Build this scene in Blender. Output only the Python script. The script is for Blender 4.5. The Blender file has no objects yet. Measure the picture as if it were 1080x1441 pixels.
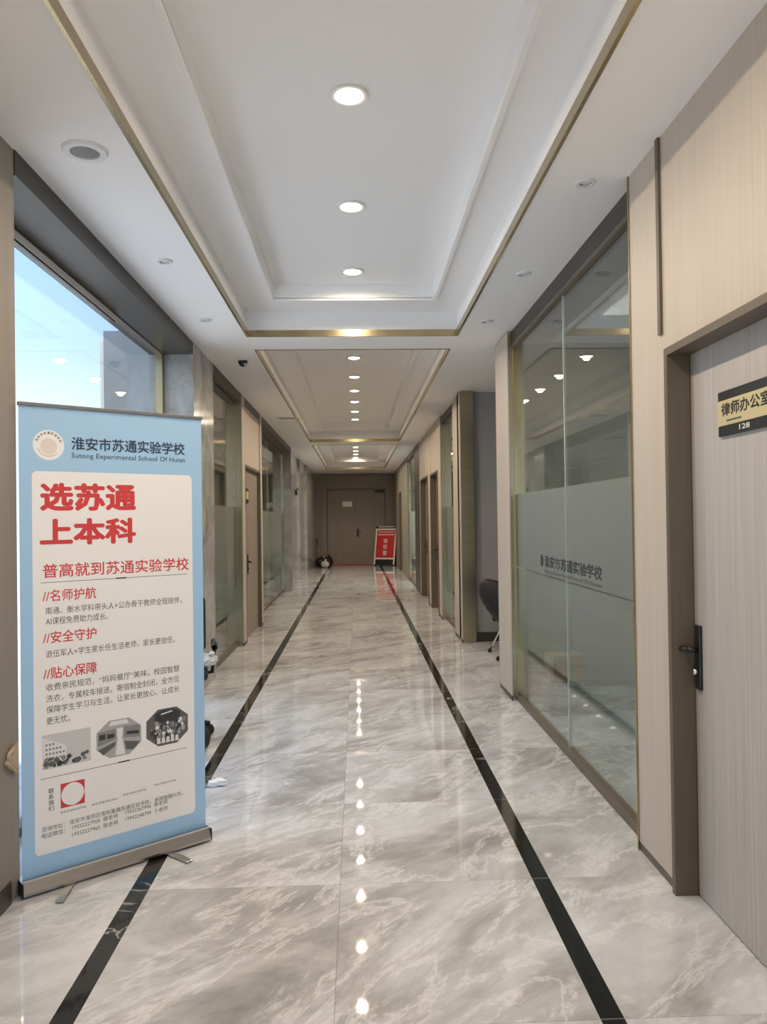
import bpy, bmesh, math, random
from mathutils import Vector, Matrix
random.seed(7)
PI = math.pi
C = bpy.context.scene.collection
SC = bpy.context.scene

# ------------------------------------------------------------------ camera
cam_d = bpy.data.cameras.new('camera')
cam_d.sensor_fit = 'VERTICAL'
cam_d.sensor_height = 36.0
cam_d.lens = 36.0 * 1081.5 / 1441.0
cam_d.clip_start = 0.02
cam = bpy.data.objects.new('camera', cam_d)
C.objects.link(cam)
_yaw, _pit, _rol = .0347, .0094, -.0135
_W = Vector((math.sin(_yaw) * math.cos(_pit), math.cos(_yaw) * math.cos(_pit), math.sin(_pit)))
_R0 = Vector((math.cos(_yaw), -math.sin(_yaw), 0))
_U0 = _R0.cross(_W)
_R = math.cos(_rol) * _R0 + math.sin(_rol) * _U0
_U = -math.sin(_rol) * _R0 + math.cos(_rol) * _U0
cam.matrix_world = Matrix(((_R.x, _U.x, -_W.x, 0), (_R.y, _U.y, -_W.y, 0), (_R.z, _U.z, -_W.z, 1.5), (0, 0, 0, 1)))
SC.camera = cam

# ------------------------------------------------------------------ world, exposure
SC.view_settings.view_transform = 'Standard'
SC.view_settings.look = 'None'
SC.view_settings.gamma = 1.0
SC.view_settings.use_curve_mapping = False
SC.view_settings.exposure = 0.35
SC.cycles.use_denoising = True
SC.cycles.max_bounces = 10
SC.cycles.diffuse_bounces = 5
SC.cycles.glossy_bounces = 5
SC.cycles.transparent_max_bounces = 16
SC.cycles.caustics_reflective = False
SC.cycles.caustics_refractive = False
SC.cycles.sample_clamp_indirect = 6.0

LAMP_POWER = 66.0
LAMP_COL = (1.0, 0.84, 0.64)
DISC_STRENGTH = 14.0
SKY_STRENGTH = 1.45

w = bpy.data.worlds.new('sky')
SC.world = w
w.use_nodes = True
nt = w.node_tree
nt.nodes.clear()
wo = nt.nodes.new('ShaderNodeOutputWorld')
bg = nt.nodes.new('ShaderNodeBackground')
tc = nt.nodes.new('ShaderNodeTexCoord')
sp = nt.nodes.new('ShaderNodeSeparateXYZ')
rp = nt.nodes.new('ShaderNodeValToRGB')
nt.links.new(tc.outputs['Generated'], sp.inputs[0])
nt.links.new(sp.outputs['Z'], rp.inputs[0])
nt.links.new(rp.outputs[0], bg.inputs[0])
nt.links.new(bg.outputs[0], wo.inputs[0])
cr = rp.color_ramp
cr.elements[0].position = 0.0
cr.elements[0].color = (.80, .93, 1.0, 1)
cr.elements[1].position = 1.0
cr.elements[1].color = (.36, .58, .92, 1)
for pos, col in ((.14, (.66, .85, 1.0)), (.22, (.44, .66, .97)), (.34, (.38, .60, .93)), (.5, (.42, .62, .92))):
    e = cr.elements.new(pos)
    e.color = (*col, 1)
bg.inputs[1].default_value = SKY_STRENGTH
sun_d = bpy.data.lights.new('sun', 'SUN')
sun_d.energy = 6.5
sun_d.color = (1.0, .97, .92)
sun_d.angle = math.radians(1.0)
sun = bpy.data.objects.new('sun', sun_d)
C.objects.link(sun)
sun.rotation_euler = Vector((-.06, .62, -.78)).to_track_quat('-Z', 'Y').to_euler()


# ------------------------------------------------------------------ material helpers
def new_mat(name):
    m = bpy.data.materials.new(name)
    m.use_nodes = True
    return m, m.node_tree, m.node_tree.nodes['Principled BSDF']


def plain(name, col, rough=.5, metal=0.0, spec=.5, emit=None, es=0.0):
    m, t, b = new_mat(name)
    b.inputs['Base Color'].default_value = (*col, 1)
    b.inputs['Roughness'].default_value = rough
    b.inputs['Metallic'].default_value = metal
    b.inputs['Specular IOR Level'].default_value = spec
    if emit:
        b.inputs['Emission Color'].default_value = (*emit, 1)
        b.inputs['Emission Strength'].default_value = es
    return m


def N(t, typ, **kw):
    n = t.nodes.new(typ)
    for k, v in kw.items():
        setattr(n, k, v)
    return n


def ramp(t, src, stops):
    r = N(t, 'ShaderNodeValToRGB')
    while len(r.color_ramp.elements) < len(stops):
        r.color_ramp.elements.new(.5)
    for e, (p, c) in zip(r.color_ramp.elements, stops):
        e.position = p
        e.color = (*c, 1) if len(c) == 3 else c
    t.links.new(src, r.inputs[0])
    return r.outputs[0]


def mth(t, op, a, b=None, c=None):
    n = N(t, 'ShaderNodeMath', operation=op)
    for i, v in enumerate((a, b, c)):
        if v is None:
            continue
        if isinstance(v, (int, float)):
            n.inputs[i].default_value = v
        else:
            t.links.new(v, n.inputs[i])
    return n.outputs[0]


def mixc(t, fac, a, b, mode='MIX'):
    n = N(t, 'ShaderNodeMix', data_type='RGBA', blend_type=mode)
    for i, v in ((0, fac), (6, a), (7, b)):
        if isinstance(v, (int, float)):
            n.inputs[i].default_value = v
        elif isinstance(v, tuple):
            n.inputs[i].default_value = (*v, 1)
        else:
            t.links.new(v, n.inputs[i])
    return n.outputs[2]


def noise(t, vec, scale, detail=6, rough=.55, dist=0.0):
    n = N(t, 'ShaderNodeTexNoise')
    n.inputs['Scale'].default_value = scale
    n.inputs['Detail'].default_value = detail
    n.inputs['Roughness'].default_value = rough
    n.inputs['Distortion'].default_value = dist
    t.links.new(vec, n.inputs['Vector'])
    return n.outputs['Fac']


def mapping(t, vec, scale=(1, 1, 1), rot=(0, 0, 0), loc=(0, 0, 0)):
    n = N(t, 'ShaderNodeMapping')
    n.inputs['Scale'].default_value = scale
    n.inputs['Rotation'].default_value = rot
    n.inputs['Location'].default_value = loc
    t.links.new(vec, n.inputs['Vector'])
    return n.outputs[0]


def streak(t, vec, ang, sx, sy):
    return mapping(t, mapping(t, vec, (1, 1, 1), (0, 0, -ang)), (sx, sy, 1))


def position(t):
    return N(t, 'ShaderNodeNewGeometry').outputs['Position']


def marble_floor():
    m, t, b = new_mat('polished grey marble tiles')
    p = position(t)
    s = N(t, 'ShaderNodeSeparateXYZ')
    t.links.new(p, s.inputs[0])
    tx = mth(t, 'DIVIDE', mth(t, 'ADD', s.outputs[0], .088), .82)
    ty = mth(t, 'DIVIDE', mth(t, 'SUBTRACT', s.outputs[1], .48), .9)
    ix, iy = mth(t, 'FLOOR', tx), mth(t, 'FLOOR', ty)
    cmb = N(t, 'ShaderNodeCombineXYZ')
    t.links.new(ix, cmb.inputs[0])
    t.links.new(iy, cmb.inputs[1])
    wn = N(t, 'ShaderNodeTexWhiteNoise', noise_dimensions='3D')
    t.links.new(cmb.outputs[0], wn.inputs['Vector'])
    off = N(t, 'ShaderNodeVectorMath', operation='SCALE')
    t.links.new(wn.outputs['Color'], off.inputs[0])
    off.inputs['Scale'].default_value = 9.0
    add = N(t, 'ShaderNodeVectorMath', operation='ADD')
    t.links.new(p, add.inputs[0])
    t.links.new(off.outputs[0], add.inputs[1])
    v = streak(t, add.outputs[0], .75, .75, 1.5)
    n1 = noise(t, v, 1.35, 9, .66, .6)
    base = ramp(t, n1, [(.25, (.27, .26, .255)), (.40, (.42, .412, .41)), (.52, (.57, .572, .585)), (.68, (.71, .725, .765))])
    n2 = noise(t, streak(t, add.outputs[0], .8, .7, 1.7), 1.5, 8, .68, .5)
    ridge = mth(t, 'ABSOLUTE', mth(t, 'SUBTRACT', n2, .5))
    vein = ramp(t, ridge, [(0.0, (.7, .7, .7)), (.012, (.3, .3, .3)), (.035, (0, 0, 0))])
    col = mixc(t, vein, base, (.80, .80, .82))
    n3 = noise(t, streak(t, add.outputs[0], .65, .9, 2.4), 1.6, 8, .7, .4)
    dk = ramp(t, n3, [(.56, (0, 0, 0)), (.78, (.5, .5, .5))])
    col = mixc(t, dk, col, (.33, .31, .29))
    # seams: the middle joint along the corridor and the cross joints
    sx = mth(t, 'LESS_THAN', mth(t, 'ABSOLUTE', mth(t, 'ADD', s.outputs[0], .088)), .0016)
    fy = mth(t, 'FRACT', ty)
    sy = mth(t, 'LESS_THAN', fy, .0026)
    seam = mth(t, 'MAXIMUM', sx, sy)
    col = mixc(t, mth(t, 'MULTIPLY', seam, .45), col, (.16, .15, .14))
    n4 = noise(t, streak(t, add.outputs[0], .7, 3, 10), 1.6, 8, .72, .3)
    col = mixc(t, .34, col, ramp(t, n4, [(.32, (.36,) * 3), (.5, (.5,) * 3), (.68, (.68,) * 3)]), 'OVERLAY')
    t.links.new(col, b.inputs['Base Color'])
    rr = ramp(t, n3, [(.3, (.014,) * 3), (.7, (.03,) * 3)])
    t.links.new(rr, b.inputs['Roughness'])
    b.inputs['IOR'].default_value = 1.6
    return m


def marble_black():
    m, t, b = new_mat('black marble inlay')
    p = position(t)
    n2 = noise(t, mapping(t, p, (1.2, 1.0, 1), (0, 0, .6)), 1.7, 4, .5, 1.6)
    ridge = mth(t, 'ABSOLUTE', mth(t, 'SUBTRACT', n2, .5))
    vein = ramp(t, ridge, [(0.0, (1, 1, 1)), (.006, (.5,) * 3), (.012, (0, 0, 0))])
    n3 = noise(t, p, .9, 2, .5)
    gate = ramp(t, n3, [(.50, (0, 0, 0)), (.56, (.8,) * 3)])
    s = N(t, 'ShaderNodeSeparateXYZ')
    t.links.new(p, s.inputs[0])
    fy = mth(t, 'FRACT', mth(t, 'DIVIDE', mth(t, 'SUBTRACT', s.outputs[1], .48), .9))
    sy = mth(t, 'MULTIPLY', mth(t, 'LESS_THAN', fy, .004), .35)
    fac = mth(t, 'MAXIMUM', mth(t, 'MULTIPLY', vein, gate), sy)
    t.links.new(mixc(t, fac, (.008, .0075, .007), (.6, .58, .55)), b.inputs['Base Color'])
    b.inputs['Roughness'].default_value = .08
    return m


def marble_wall():
    m, t, b = new_mat('cloudy grey wall marble')
    p = position(t)
    v = mapping(t, p, (1.2, 1.2, 1.0), (.5, .4, .3))
    n1 = noise(t, v, 1.5, 8, .6, 1.6)
    base = ramp(t, n1, [(.3, (.22, .215, .20)), (.5, (.34, .335, .32)), (.72, (.50, .50, .495))])
    n2 = noise(t, v, 2.1, 7, .6, 2.4)
    ridge = mth(t, 'ABSOLUTE', mth(t, 'SUBTRACT', n2, .5))
    vein = ramp(t, ridge, [(0.0, (.25,) * 3), (.02, (.12,) * 3), (.06, (0, 0, 0))])
    t.links.new(mixc(t, vein, base, (.62, .61, .59)), b.inputs['Base Color'])
    b.inputs['Roughness'].default_value = .14
    return m


def grain(name, c0, c1, rough, sc=(60, 60, 1.2), amt=1.0, metal=0.0, bump=0.0):
    m, t, b = new_mat(name)
    p = position(t)
    n1 = noise(t, mapping(t, p, sc), 1.0, 4, .6)
    col = ramp(t, n1, [(.32, c0), (.68, c1)])
    t.links.new(col, b.inputs['Base Color'])
    b.inputs['Roughness'].default_value = rough
    b.inputs['Metallic'].default_value = metal
    if bump:
        bn = N(t, 'ShaderNodeBump')
        bn.inputs['Strength'].default_value = bump
        bn.inputs['Distance'].default_value = .002
        t.links.new(n1, bn.inputs['Height'])
        t.links.new(bn.outputs[0], b.inputs['Normal'])
    return m


def glass_mat(name, tint=(.86, .90, .88), ior=1.5, rough=0.0):
    m = bpy.data.materials.new(name)
    m.use_nodes = True
    t = m.node_tree
    t.nodes.clear()
    o = N(t, 'ShaderNodeOutputMaterial')
    tr = N(t, 'ShaderNodeBsdfTransparent')
    tr.inputs[0].default_value = (*tint, 1)
    gl = N(t, 'ShaderNodeBsdfGlossy')
    gl.inputs['Roughness'].default_value = rough
    gl.inputs[0].default_value = (1, 1, 1, 1)
    fr = N(t, 'ShaderNodeFresnel')
    # the same reflectance for both faces of the thin pane
    bf_ = N(t, 'ShaderNodeNewGeometry').outputs['Backfacing']
    t.links.new(mth(t, 'ADD', mth(t, 'MULTIPLY', bf_, 1 / ior - ior), ior), fr.inputs[0])
    mx = N(t, 'ShaderNodeMixShader')
    t.links.new(fr.outputs[0], mx.inputs[0])
    t.links.new(tr.outputs[0], mx.inputs[1])
    t.links.new(gl.outputs[0], mx.inputs[2])
    t.links.new(mx.outputs[0], o.inputs[0])
    return m


def film_mat():
    m = bpy.data.materials.new('frosted film')
    m.use_nodes = True
    t = m.node_tree
    t.nodes.clear()
    o = N(t, 'ShaderNodeOutputMaterial')
    tr = N(t, 'ShaderNodeBsdfTransparent')
    tr.inputs[0].default_value = (.93, .95, .94, 1)
    di = N(t, 'ShaderNodeBsdfDiffuse')
    di.inputs[0].default_value = (.47, .48, .45, 1)
    tl = N(t, 'ShaderNodeBsdfTranslucent')
    tl.inputs[0].default_value = (.47, .48, .45, 1)
    a = N(t, 'ShaderNodeMixShader')
    a.inputs[0].default_value = .4
    t.links.new(di.outputs[0], a.inputs[1])
    t.links.new(tl.outputs[0], a.inputs[2])
    x = N(t, 'ShaderNodeMixShader')
    s = N(t, 'ShaderNodeSeparateXYZ')
    t.links.new(position(t), s.inputs[0])
    fade = ramp(t, s.outputs[2], [(.0, (0, 0, 0)), (.50, (0, 0, 0)), (.95, (.34,) * 3), (1.0, (.34,) * 3)])
    t.links.new(fade, x.inputs[0])
    t.links.new(tr.outputs[0], x.inputs[1])
    t.links.new(a.outputs[0], x.inputs[2])
    t.links.new(x.outputs[0], o.inputs[0])
    return m


M = {}
M['floor'] = marble_floor()
M['strip'] = marble_black()
M['marble'] = marble_wall()
M['white'] = plain('white ceiling paint', (.88, .87, .86), .75)
M['beige'] = grain('beige laminate', (.51, .44, .37), (.57, .50, .43), .45, (90, 90, 1.0))
M['taupe'] = grain('taupe laminate', (.25, .215, .18), (.29, .25, .21), .45, (90, 90, 1.0))
M['doorwood'] = grain('grey wood grain door', (.42, .395, .37), (.53, .50, .475), .42, (70, 70, 1.1))
M['browndoor'] = grain('warm brown grey door', (.25, .21, .17), (.31, .265, .22), .45, (70, 70, 1.1))
M['enddoor'] = grain('brown grey door', (.26, .225, .19), (.30, .26, .22), .5, (40, 40, 1))
M['endwall'] = plain('grey brown wall board', (.27, .245, .205), .5)
M['brown'] = grain('brown metal jamb', (.115, .09, .066), (.135, .106, .078), .4, (120, 120, 2))
M['bronze'] = plain('dark bronze cladding', (.060, .052, .040), .42, .25)
M['gold'] = grain('brushed brass', (.36, .31, .205), (.46, .40, .27), .27, (3, 3, 140), metal=1.0)
M['goldtrim'] = plain('polished brass trim', (.45, .36, .21), .2, 1.0)
M['greywall'] = plain('grey painted wall', (.36, .345, .34), .7)
M['roomwall'] = plain('room wall paint', (.36, .37, .36), .8)
M['slate'] = plain('blue grey wall paint', (.10, .125, .155), .6)
M['skirt'] = plain('dark skirting', (.05, .045, .04), .35)
M['glass'] = glass_mat('clear partition glass', (.97, .98, .98))
M['glassdark'] = glass_mat('tinted partition glass', (.90, .93, .91))
M['film'] = film_mat()
M['filmtext'] = plain('dark film lettering', (.03, .036, .032), .6)
M['glassedge'] = plain('pale glass joint', (.50, .58, .53), .35)
M['black'] = plain('matt black metal', (.012, .011, .010), .38)
M['rubber'] = plain('black rubber', (.012, .012, .012), .6)
M['chrome'] = plain('chrome', (.75, .75, .75), .12, 1.0)
M['alu'] = plain('brushed aluminium', (.52, .50, .47), .3, 1.0)
M['disc'] = plain('lamp diffuser', (.9, .85, .75), .5, emit=(1.0, .83, .58), es=DISC_STRENGTH)
M['whiteplast'] = plain('white plastic', (.72, .72, .71), .4)
M['mesh'] = plain('grey speaker mesh', (.23, .225, .22), .6)
M['toprail'] = plain('dull grey rail', (.20, .20, .20), .5, .3)
M['blue'] = plain('banner blue print', (.38, .61, .86), .55)
M['cream'] = plain('banner white print', (.90, .885, .875), .55)
M['red'] = plain('banner red print', (.66, .055, .06), .55)
M['navy'] = plain('banner navy print', (.035, .055, .10), .55)
M['ink'] = plain('banner dark print', (.075, .07, .075), .55)
M['tan'] = plain('banner tan print', (.45, .30, .24), .55)
M['pink'] = plain('emblem pale print', (.80, .70, .63), .55)
for i, g in enumerate((.04, .12, .25, .42, .62, .78)):
    M['g%d' % i] = plain('photo print tone %d' % i, (g, g * .99, g * 1.0), .55)
M['signred'] = plain('red sign board', (.62, .025, .03), .4)
M['signwhite'] = plain('sign white print', (.85, .82, .80), .5)
M['signgold'] = plain('gold sign face', (.72, .62, .34), .35, .3)
M['mat'] = plain('red door mat', (.50, .06, .05), .9)
M['card'] = plain('brown cardboard', (.42, .30, .20), .8)
M['fabric'] = plain('black upholstery', (.018, .016, .018), .7)
M['binbag'] = plain('black plastic bag', (.012, .012, .012), .3)
M['silverbag'] = plain('pale crumpled plastic', (.62, .61, .58), .25)
M['paper'] = plain('white paper', (.82, .83, .85), .7)
M['kraft'] = plain('beige crumpled bag', (.46, .37, .26), .65)
M['water'] = glass_mat('clear bottle plastic', (.975, .98, .98), 1.7, .05)
M['wrap'] = glass_mat('clear shrink wrap', (.985, .99, .99), 1.8, .1)
M['capblue'] = plain('pale bottle cap', (.75, .76, .77), .4)
M['ground'] = plain('outdoor paving', (.62, .62, .62), .9)


# ------------------------------------------------------------------ mesh helpers
class MB:
    def __init__(s):
        s.bm = bmesh.new()

    def box(s, x0, x1, y0, y1, z0, z1, bev=0.0, seg=2, mi=0):
        r = bmesh.ops.create_cube(s.bm, size=1.0, matrix=Matrix.Translation(((x0 + x1) / 2, (y0 + y1) / 2, (z0 + z1) / 2)) @ Matrix.Diagonal((abs(x1 - x0), abs(y1 - y0), abs(z1 - z0), 1)))
        vs = r['verts']
        fs = {f for v in vs for f in v.link_faces}
        for f in fs:
            f.material_index = mi
        if bev:
            es = list({e for v in vs for e in v.link_edges})
            bmesh.ops.bevel(s.bm, geom=es, offset=bev, segments=seg, affect='EDGES', profile=.5)
        return s

    def xbox(s, mat, sx, sy, sz, bev=0.0):
        r = bmesh.ops.create_cube(s.bm, size=1.0, matrix=mat @ Matrix.Diagonal((sx, sy, sz, 1)))
        if bev:
            es = list({e for v in r['verts'] for e in v.link_edges})
            bmesh.ops.bevel(s.bm, geom=es, offset=bev, segments=2, affect='EDGES', profile=.5)
        return s

    def tube(s, p0, p1, r0, r1=None, n=14, caps=True):
        p0, p1 = Vector(p0), Vector(p1)
        d = p1 - p0
        q = d.to_track_quat('Z', 'Y').to_matrix().to_4x4()
        bmesh.ops.create_cone(s.bm, cap_ends=caps, segments=n, radius1=r0, radius2=r0 if r1 is None else r1, depth=d.length, matrix=Matrix.Translation((p0 + p1) / 2) @ q)
        return s

    def ball(s, c, r, sc=(1, 1, 1), u=16, v=10):
        bmesh.ops.create_uvsphere(s.bm, u_segments=u, v_segments=v, radius=r, matrix=Matrix.Translation(c) @ Matrix.Diagonal((*sc, 1)))
        return s

    def lathe(s, prof, c=(0, 0, 0), n=24, axis='Z'):
        rings = []
        for (r, z) in prof:
            ring = []
            for k in range(n):
                a = 2 * PI * k / n
                p = Vector((r * math.cos(a), r * math.sin(a), z))
                if axis == 'X':
                    p = Vector((z, p.x, p.y))
                if axis == 'Y':
                    p = Vector((p.x, z, p.y))
                ring.append(s.bm.verts.new(p + Vector(c)))
            rings.append(ring)
        for a, b in zip(rings, rings[1:]):
            for k in range(n):
                s.bm.faces.new((a[k], a[(k + 1) % n], b[(k + 1) % n], b[k]))
        s.bm.faces.new(list(reversed(rings[0])))
        s.bm.faces.new(rings[-1])
        return s

    def poly(s, pts, mi=0):
        f = s.bm.faces.new([s.bm.verts.new(p) for p in pts])
        f.material_index = mi
        return s

    def prism(s, pts, d, mi=0):
        """polygon pts (3D, planar) pushed along d"""
        d = Vector(d)
        a = [s.bm.verts.new(p) for p in pts]
        b = [s.bm.verts.new(Vector(p) + d) for p in pts]
        n = len(a)
        fs = [s.bm.faces.new(a), s.bm.faces.new(list(reversed(b)))]
        for k in range(n):
            fs.append(s.bm.faces.new((a[(k + 1) % n], a[k], b[k], b[(k + 1) % n])))
        for f in fs:
            f.material_index = mi
        return s

    def path(s, pts, r, n=10):
        pts = [Vector(p) for p in pts]
        rings = []
        for i, p in enumerate(pts):
            d = (pts[min(i + 1, len(pts) - 1)] - pts[max(i - 1, 0)]).normalized()
            q = d.to_track_quat('Z', 'Y')
            rr = r[i] if isinstance(r, (list, tuple)) else r
            rings.append([s.bm.verts.new(p + q @ Vector((rr * math.cos(2 * PI * k / n), rr * math.sin(2 * PI * k / n), 0))) for k in range(n)])
        for a, b in zip(rings, rings[1:]):
            for k in range(n):
                s.bm.faces.new((a[k], a[(k + 1) % n], b[(k + 1) % n], b[k]))
        s.bm.faces.new(list(reversed(rings[0])))
        s.bm.faces.new(rings[-1])
        return s

    def build(s, name, mat, parent=None, smooth=False, loc=None):
        bmesh.ops.recalc_face_normals(s.bm, faces=s.bm.faces[:])
        me = bpy.data.meshes.new(name)
        s.bm.to_mesh(me)
        s.bm.free()
        for m in (mat if isinstance(mat, (list, tuple)) else [mat]):
            me.materials.append(M[m] if isinstance(m, str) else m)
        if smooth:
            for p in me.polygons:
                p.use_smooth = True
        o = bpy.data.objects.new(name, me)
        C.objects.link(o)
        if parent:
            o.parent = parent
        if loc is not None:
            o.location = loc
        return o


def auto_smooth(o, ang=40):
    """smooth shading with sharp edges kept above ang degrees"""
    me = o.data
    bm = bmesh.new()
    bm.from_mesh(me)
    for f in bm.faces:
        f.smooth = True
    for e in bm.edges:
        if len(e.link_faces) == 2 and e.calc_face_angle(0) > math.radians(ang):
            e.smooth = False
    bm.to_mesh(me)
    bm.free()
    return o


def tag(o, label=None, cat=None, group=None, kind=None):
    if label:
        o['label'] = label
    if cat:
        o['category'] = cat
    if group:
        o['group'] = group
    if kind:
        o['kind'] = kind
    return o


def thing(name, label, cat, loc=(0, 0, 0), rz=0.0, group=None, kind=None):
    o = bpy.data.objects.new(name, None)
    o.empty_display_size = .1
    C.objects.link(o)
    o.location = loc
    o.rotation_euler = (0, 0, rz)
    return tag(o, label, cat, group, kind)


def struct(o, label, cat):
    return tag(o, label, cat, kind='structure')


def crumple(mb, amt, seed=1, sub=2):
    rnd = random.Random(seed)
    if sub:
        bmesh.ops.subdivide_edges(mb.bm, edges=mb.bm.edges[:], cuts=sub, use_grid_fill=True)
    for v in mb.bm.verts:
        v.co += Vector((rnd.uniform(-1, 1), rnd.uniform(-1, 1), rnd.uniform(-1, 1))) * amt
    return mb


def text(name, s, box, mat, parent, frame, bold=0.0, thick=.0004, keep=False):
    """lettering fitted into box (u0, v0, u1, v1) of the plane frame(u, v, w) -> local point"""
    cu = bpy.data.curves.new('lettering', 'FONT')
    cu.body = s
    cu.size = 1.0
    cu.resolution_u = 2
    ob = bpy.data.objects.new('lettering', cu)
    C.objects.link(ob)
    dg = bpy.context.evaluated_depsgraph_get()
    me = bpy.data.meshes.new_from_object(ob.evaluated_get(dg))
    bpy.data.objects.remove(ob)
    bpy.data.curves.remove(cu)
    xs = [v.co.x for v in me.vertices]
    ys = [v.co.y for v in me.vertices]
    x0, x1, y0, y1 = min(xs), max(xs), min(ys), max(ys)
    u0, v0, u1, v1 = box
    ku, kv = (u1 - u0) / (x1 - x0), (v1 - v0) / (y1 - y0)
    if keep:
        ku = kv = min(ku, kv)
    em_ = min(ku, kv) * bold
    u0, v0, u1, v1 = u0 + em_, v0 + em_, u1 - em_, v1 - em_
    ku, kv = (u1 - u0) / (x1 - x0), (v1 - v0) / (y1 - y0)
    bm = bmesh.new()
    bm.from_mesh(me)
    for k in range(6 if bold else 0):
        c2 = bm.faces[:] if k == 0 else src
        if k == 0:
            src = c2
        r2 = bmesh.ops.duplicate(bm, geom=src)
        a = 2 * PI * k / 6 + .26
        for e in r2['geom']:
            if isinstance(e, bmesh.types.BMVert):
                e.co += Vector((math.cos(a) * bold, math.sin(a) * bold, (k + 1) * 1e-5))
    bm.to_mesh(me)
    bm.free()
    for v in me.vertices:
        v.co = Vector(frame(u0 + (v.co.x - x0) * ku, v0 + (v.co.y - y0) * kv, thick + v.co.z))
    me.name = name
    me.materials.clear()
    me.materials.append(M[mat])
    o = bpy.data.objects.new(name, me)
    C.objects.link(o)
    o.parent = parent
    return o


ORD = ['first', 'second', 'third', 'fourth', 'fifth', 'sixth', 'seventh', 'eighth', 'ninth']

# ------------------------------------------------------------------ setting: key dimensions
ZC, ZB, ZL = 3.035, 3.235, 3.344          # soffit, border of the recess, inner panel of the recess
XR, XL = 1.25, -1.38                      # faces of the right and left walls
YE = 25.6                                 # end wall
TX0, TX1 = -.895, .862
TRAYS = [(-1.3, 6.41), (6.91, 15.1), (15.7, 23.2)]

struct(MB().box(-30, 30, -14, 40, -.25, -.20).build('ground', 'ground'), 'grey paving outside the building', 'ground')
struct(MB().box(-2.5, 4.6, -2.0, YE + .1, -.2, 0).build('floor', 'floor'), 'polished grey marble tile floor of the corridor', 'floor')
struct(MB().box(.707, .779, -2, 25.2, -.01, .0008).build('trim_1', 'strip'), 'black marble inlay strip along the right side of the floor', 'floor strip')
struct(MB().box(-.944, -.870, -2, 25.2, -.01, .0008).build('trim_2', 'strip'), 'black marble inlay strip along the left side of the floor', 'floor strip')

# ceiling: soffit with three recesses
cb = MB()
ys = [-2.0]
for a, b_ in TRAYS:
    cb.box(-1.75, 4.6, ys[-1], a, ZC, 3.6)
    ys.append(b_)
    cb.box(-1.75, TX0, a, b_, ZC, 3.6)
    cb.box(TX1, 4.6, a, b_, ZC, 3.6)
    cb.box(TX0, TX1, a, b_, ZL, 3.6)
    ix0, ix1, iy0, iy1 = TX0 + .27, TX1 - .24, a + .4, b_ - .4
    cb.box(TX0, ix0, a, b_, ZB, ZL)
    cb.box(ix1, TX1, a, b_, ZB, ZL)
    cb.box(ix0, ix1, a, iy0, ZB, ZL)
    cb.box(ix0, ix1, iy1, b_, ZB, ZL)
    # moulding bead round the inner panel
    for (x0, x1, y0, y1) in ((ix0 - .035, ix0, iy0 - .035, iy1 + .035), (ix1, ix1 + .035, iy0 - .035, iy1 + .035), (ix0, ix1, iy0 - .035, iy0), (ix0, ix1, iy1, iy1 + .035)):
        cb.box(x0, x1, y0, y1, ZB - .018, ZB + .01, .006)
cb.box(-1.75, 4.6, ys[-1], YE + .1, ZC, 3.6)
struct(cb.build('ceiling', 'white'), 'white ceiling with three long recessed trays', 'ceiling')
for i, (a, b_) in enumerate(TRAYS):
    t = MB()
    for (x0, x1, y0, y1) in ((TX0 - .004, TX0 + .012, a, b_), (TX1 - .012, TX1 + .004, a, b_), (TX0, TX1, a - .004, a + .012), (TX0, TX1, b_ - .012, b_ + .004)):
        t.box(x0, x1, y0, y1, ZC - .006, ZC + .048)
    struct(t.build('trim_%d' % (3 + i), 'goldtrim'), 'brass edge strip round the %s ceiling recess' % ['nearest', 'middle', 'farthest'][i], 'ceiling trim')

# ------------------------------------------------------------------ left side
lw = MB()
lw.box(-1.9, -1.388, -2.0, 3.185, 0, ZC)
struct(lw.build('wall_left', 'taupe'), 'taupe laminate wall pillar behind the left edge of the banner', 'wall')
struct(MB().box(-1.388, -1.383, -2.0, 3.10, 0, .09).build('baseboard_left', 'skirt'), 'dark skirting along the near left wall', 'skirting')
tb = MB()
tb.box(-1.75, XL - .002, 3.186, 6.6, 2.93, ZC + .01)
struct(tb.build('trim_6', 'bronze'), 'dark bronze beam above the bright left window', 'beam')


def glass_wall(n, label, x, y0, y1, side, z1, joints=(), film=None, glass='glass', frame='goldtrim', rail='brown', out=.03, edge=.018):
    """glazed partition in the plane x; side = +1 when the corridor lies on its -x side"""
    t = thing('window_%d' % n, label, 'glass partition', (x, (y0 + y1) / 2, 0), kind='structure')
    h = (y1 - y0) / 2
    MB().box(-.006, .006, -h, h, .04, z1).build('pane', glass, t)
    f = MB()
    f.box(-out, out, -h, h, 0, .045, .003)
    f.box(-out, out, -h, h, z1 - .03, z1, .003)
    f.build('frame', rail, t)
    f = MB()
    f.box(-out, out, -h, -h + edge, .045, z1 - .03, .002)
    f.box(-out, out, h - edge, h, .045, z1 - .03, .002)
    f.build('edge_trim', frame, t)
    for j in joints:
        MB().box(-.0075, .0075, j - (y0 + y1) / 2 - .006, j - (y0 + y1) / 2 + .006, .045, z1 - .03).build('glass_joint', 'glassedge', t)
    if film:
        s = -side
        for (f0, f1) in film:
            MB().box(*sorted((s * .0068, s * .0078)), -h + .02, h - .02, f0, f1).build('frosted_film', 'film', t)
    return t


g4 = glass_wall(1, 'bright clear glass window bay behind the blue banner', -1.66, 3.186, 6.6, -1, 2.95, (), None, 'glass', 'goldtrim', edge=.045)
struct(MB().box(-1.75, XL, 6.6, 7.5, 0, ZC).build('marble_column', 'marble'), 'grey marble column just right of the blue banner', 'column')
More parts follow.
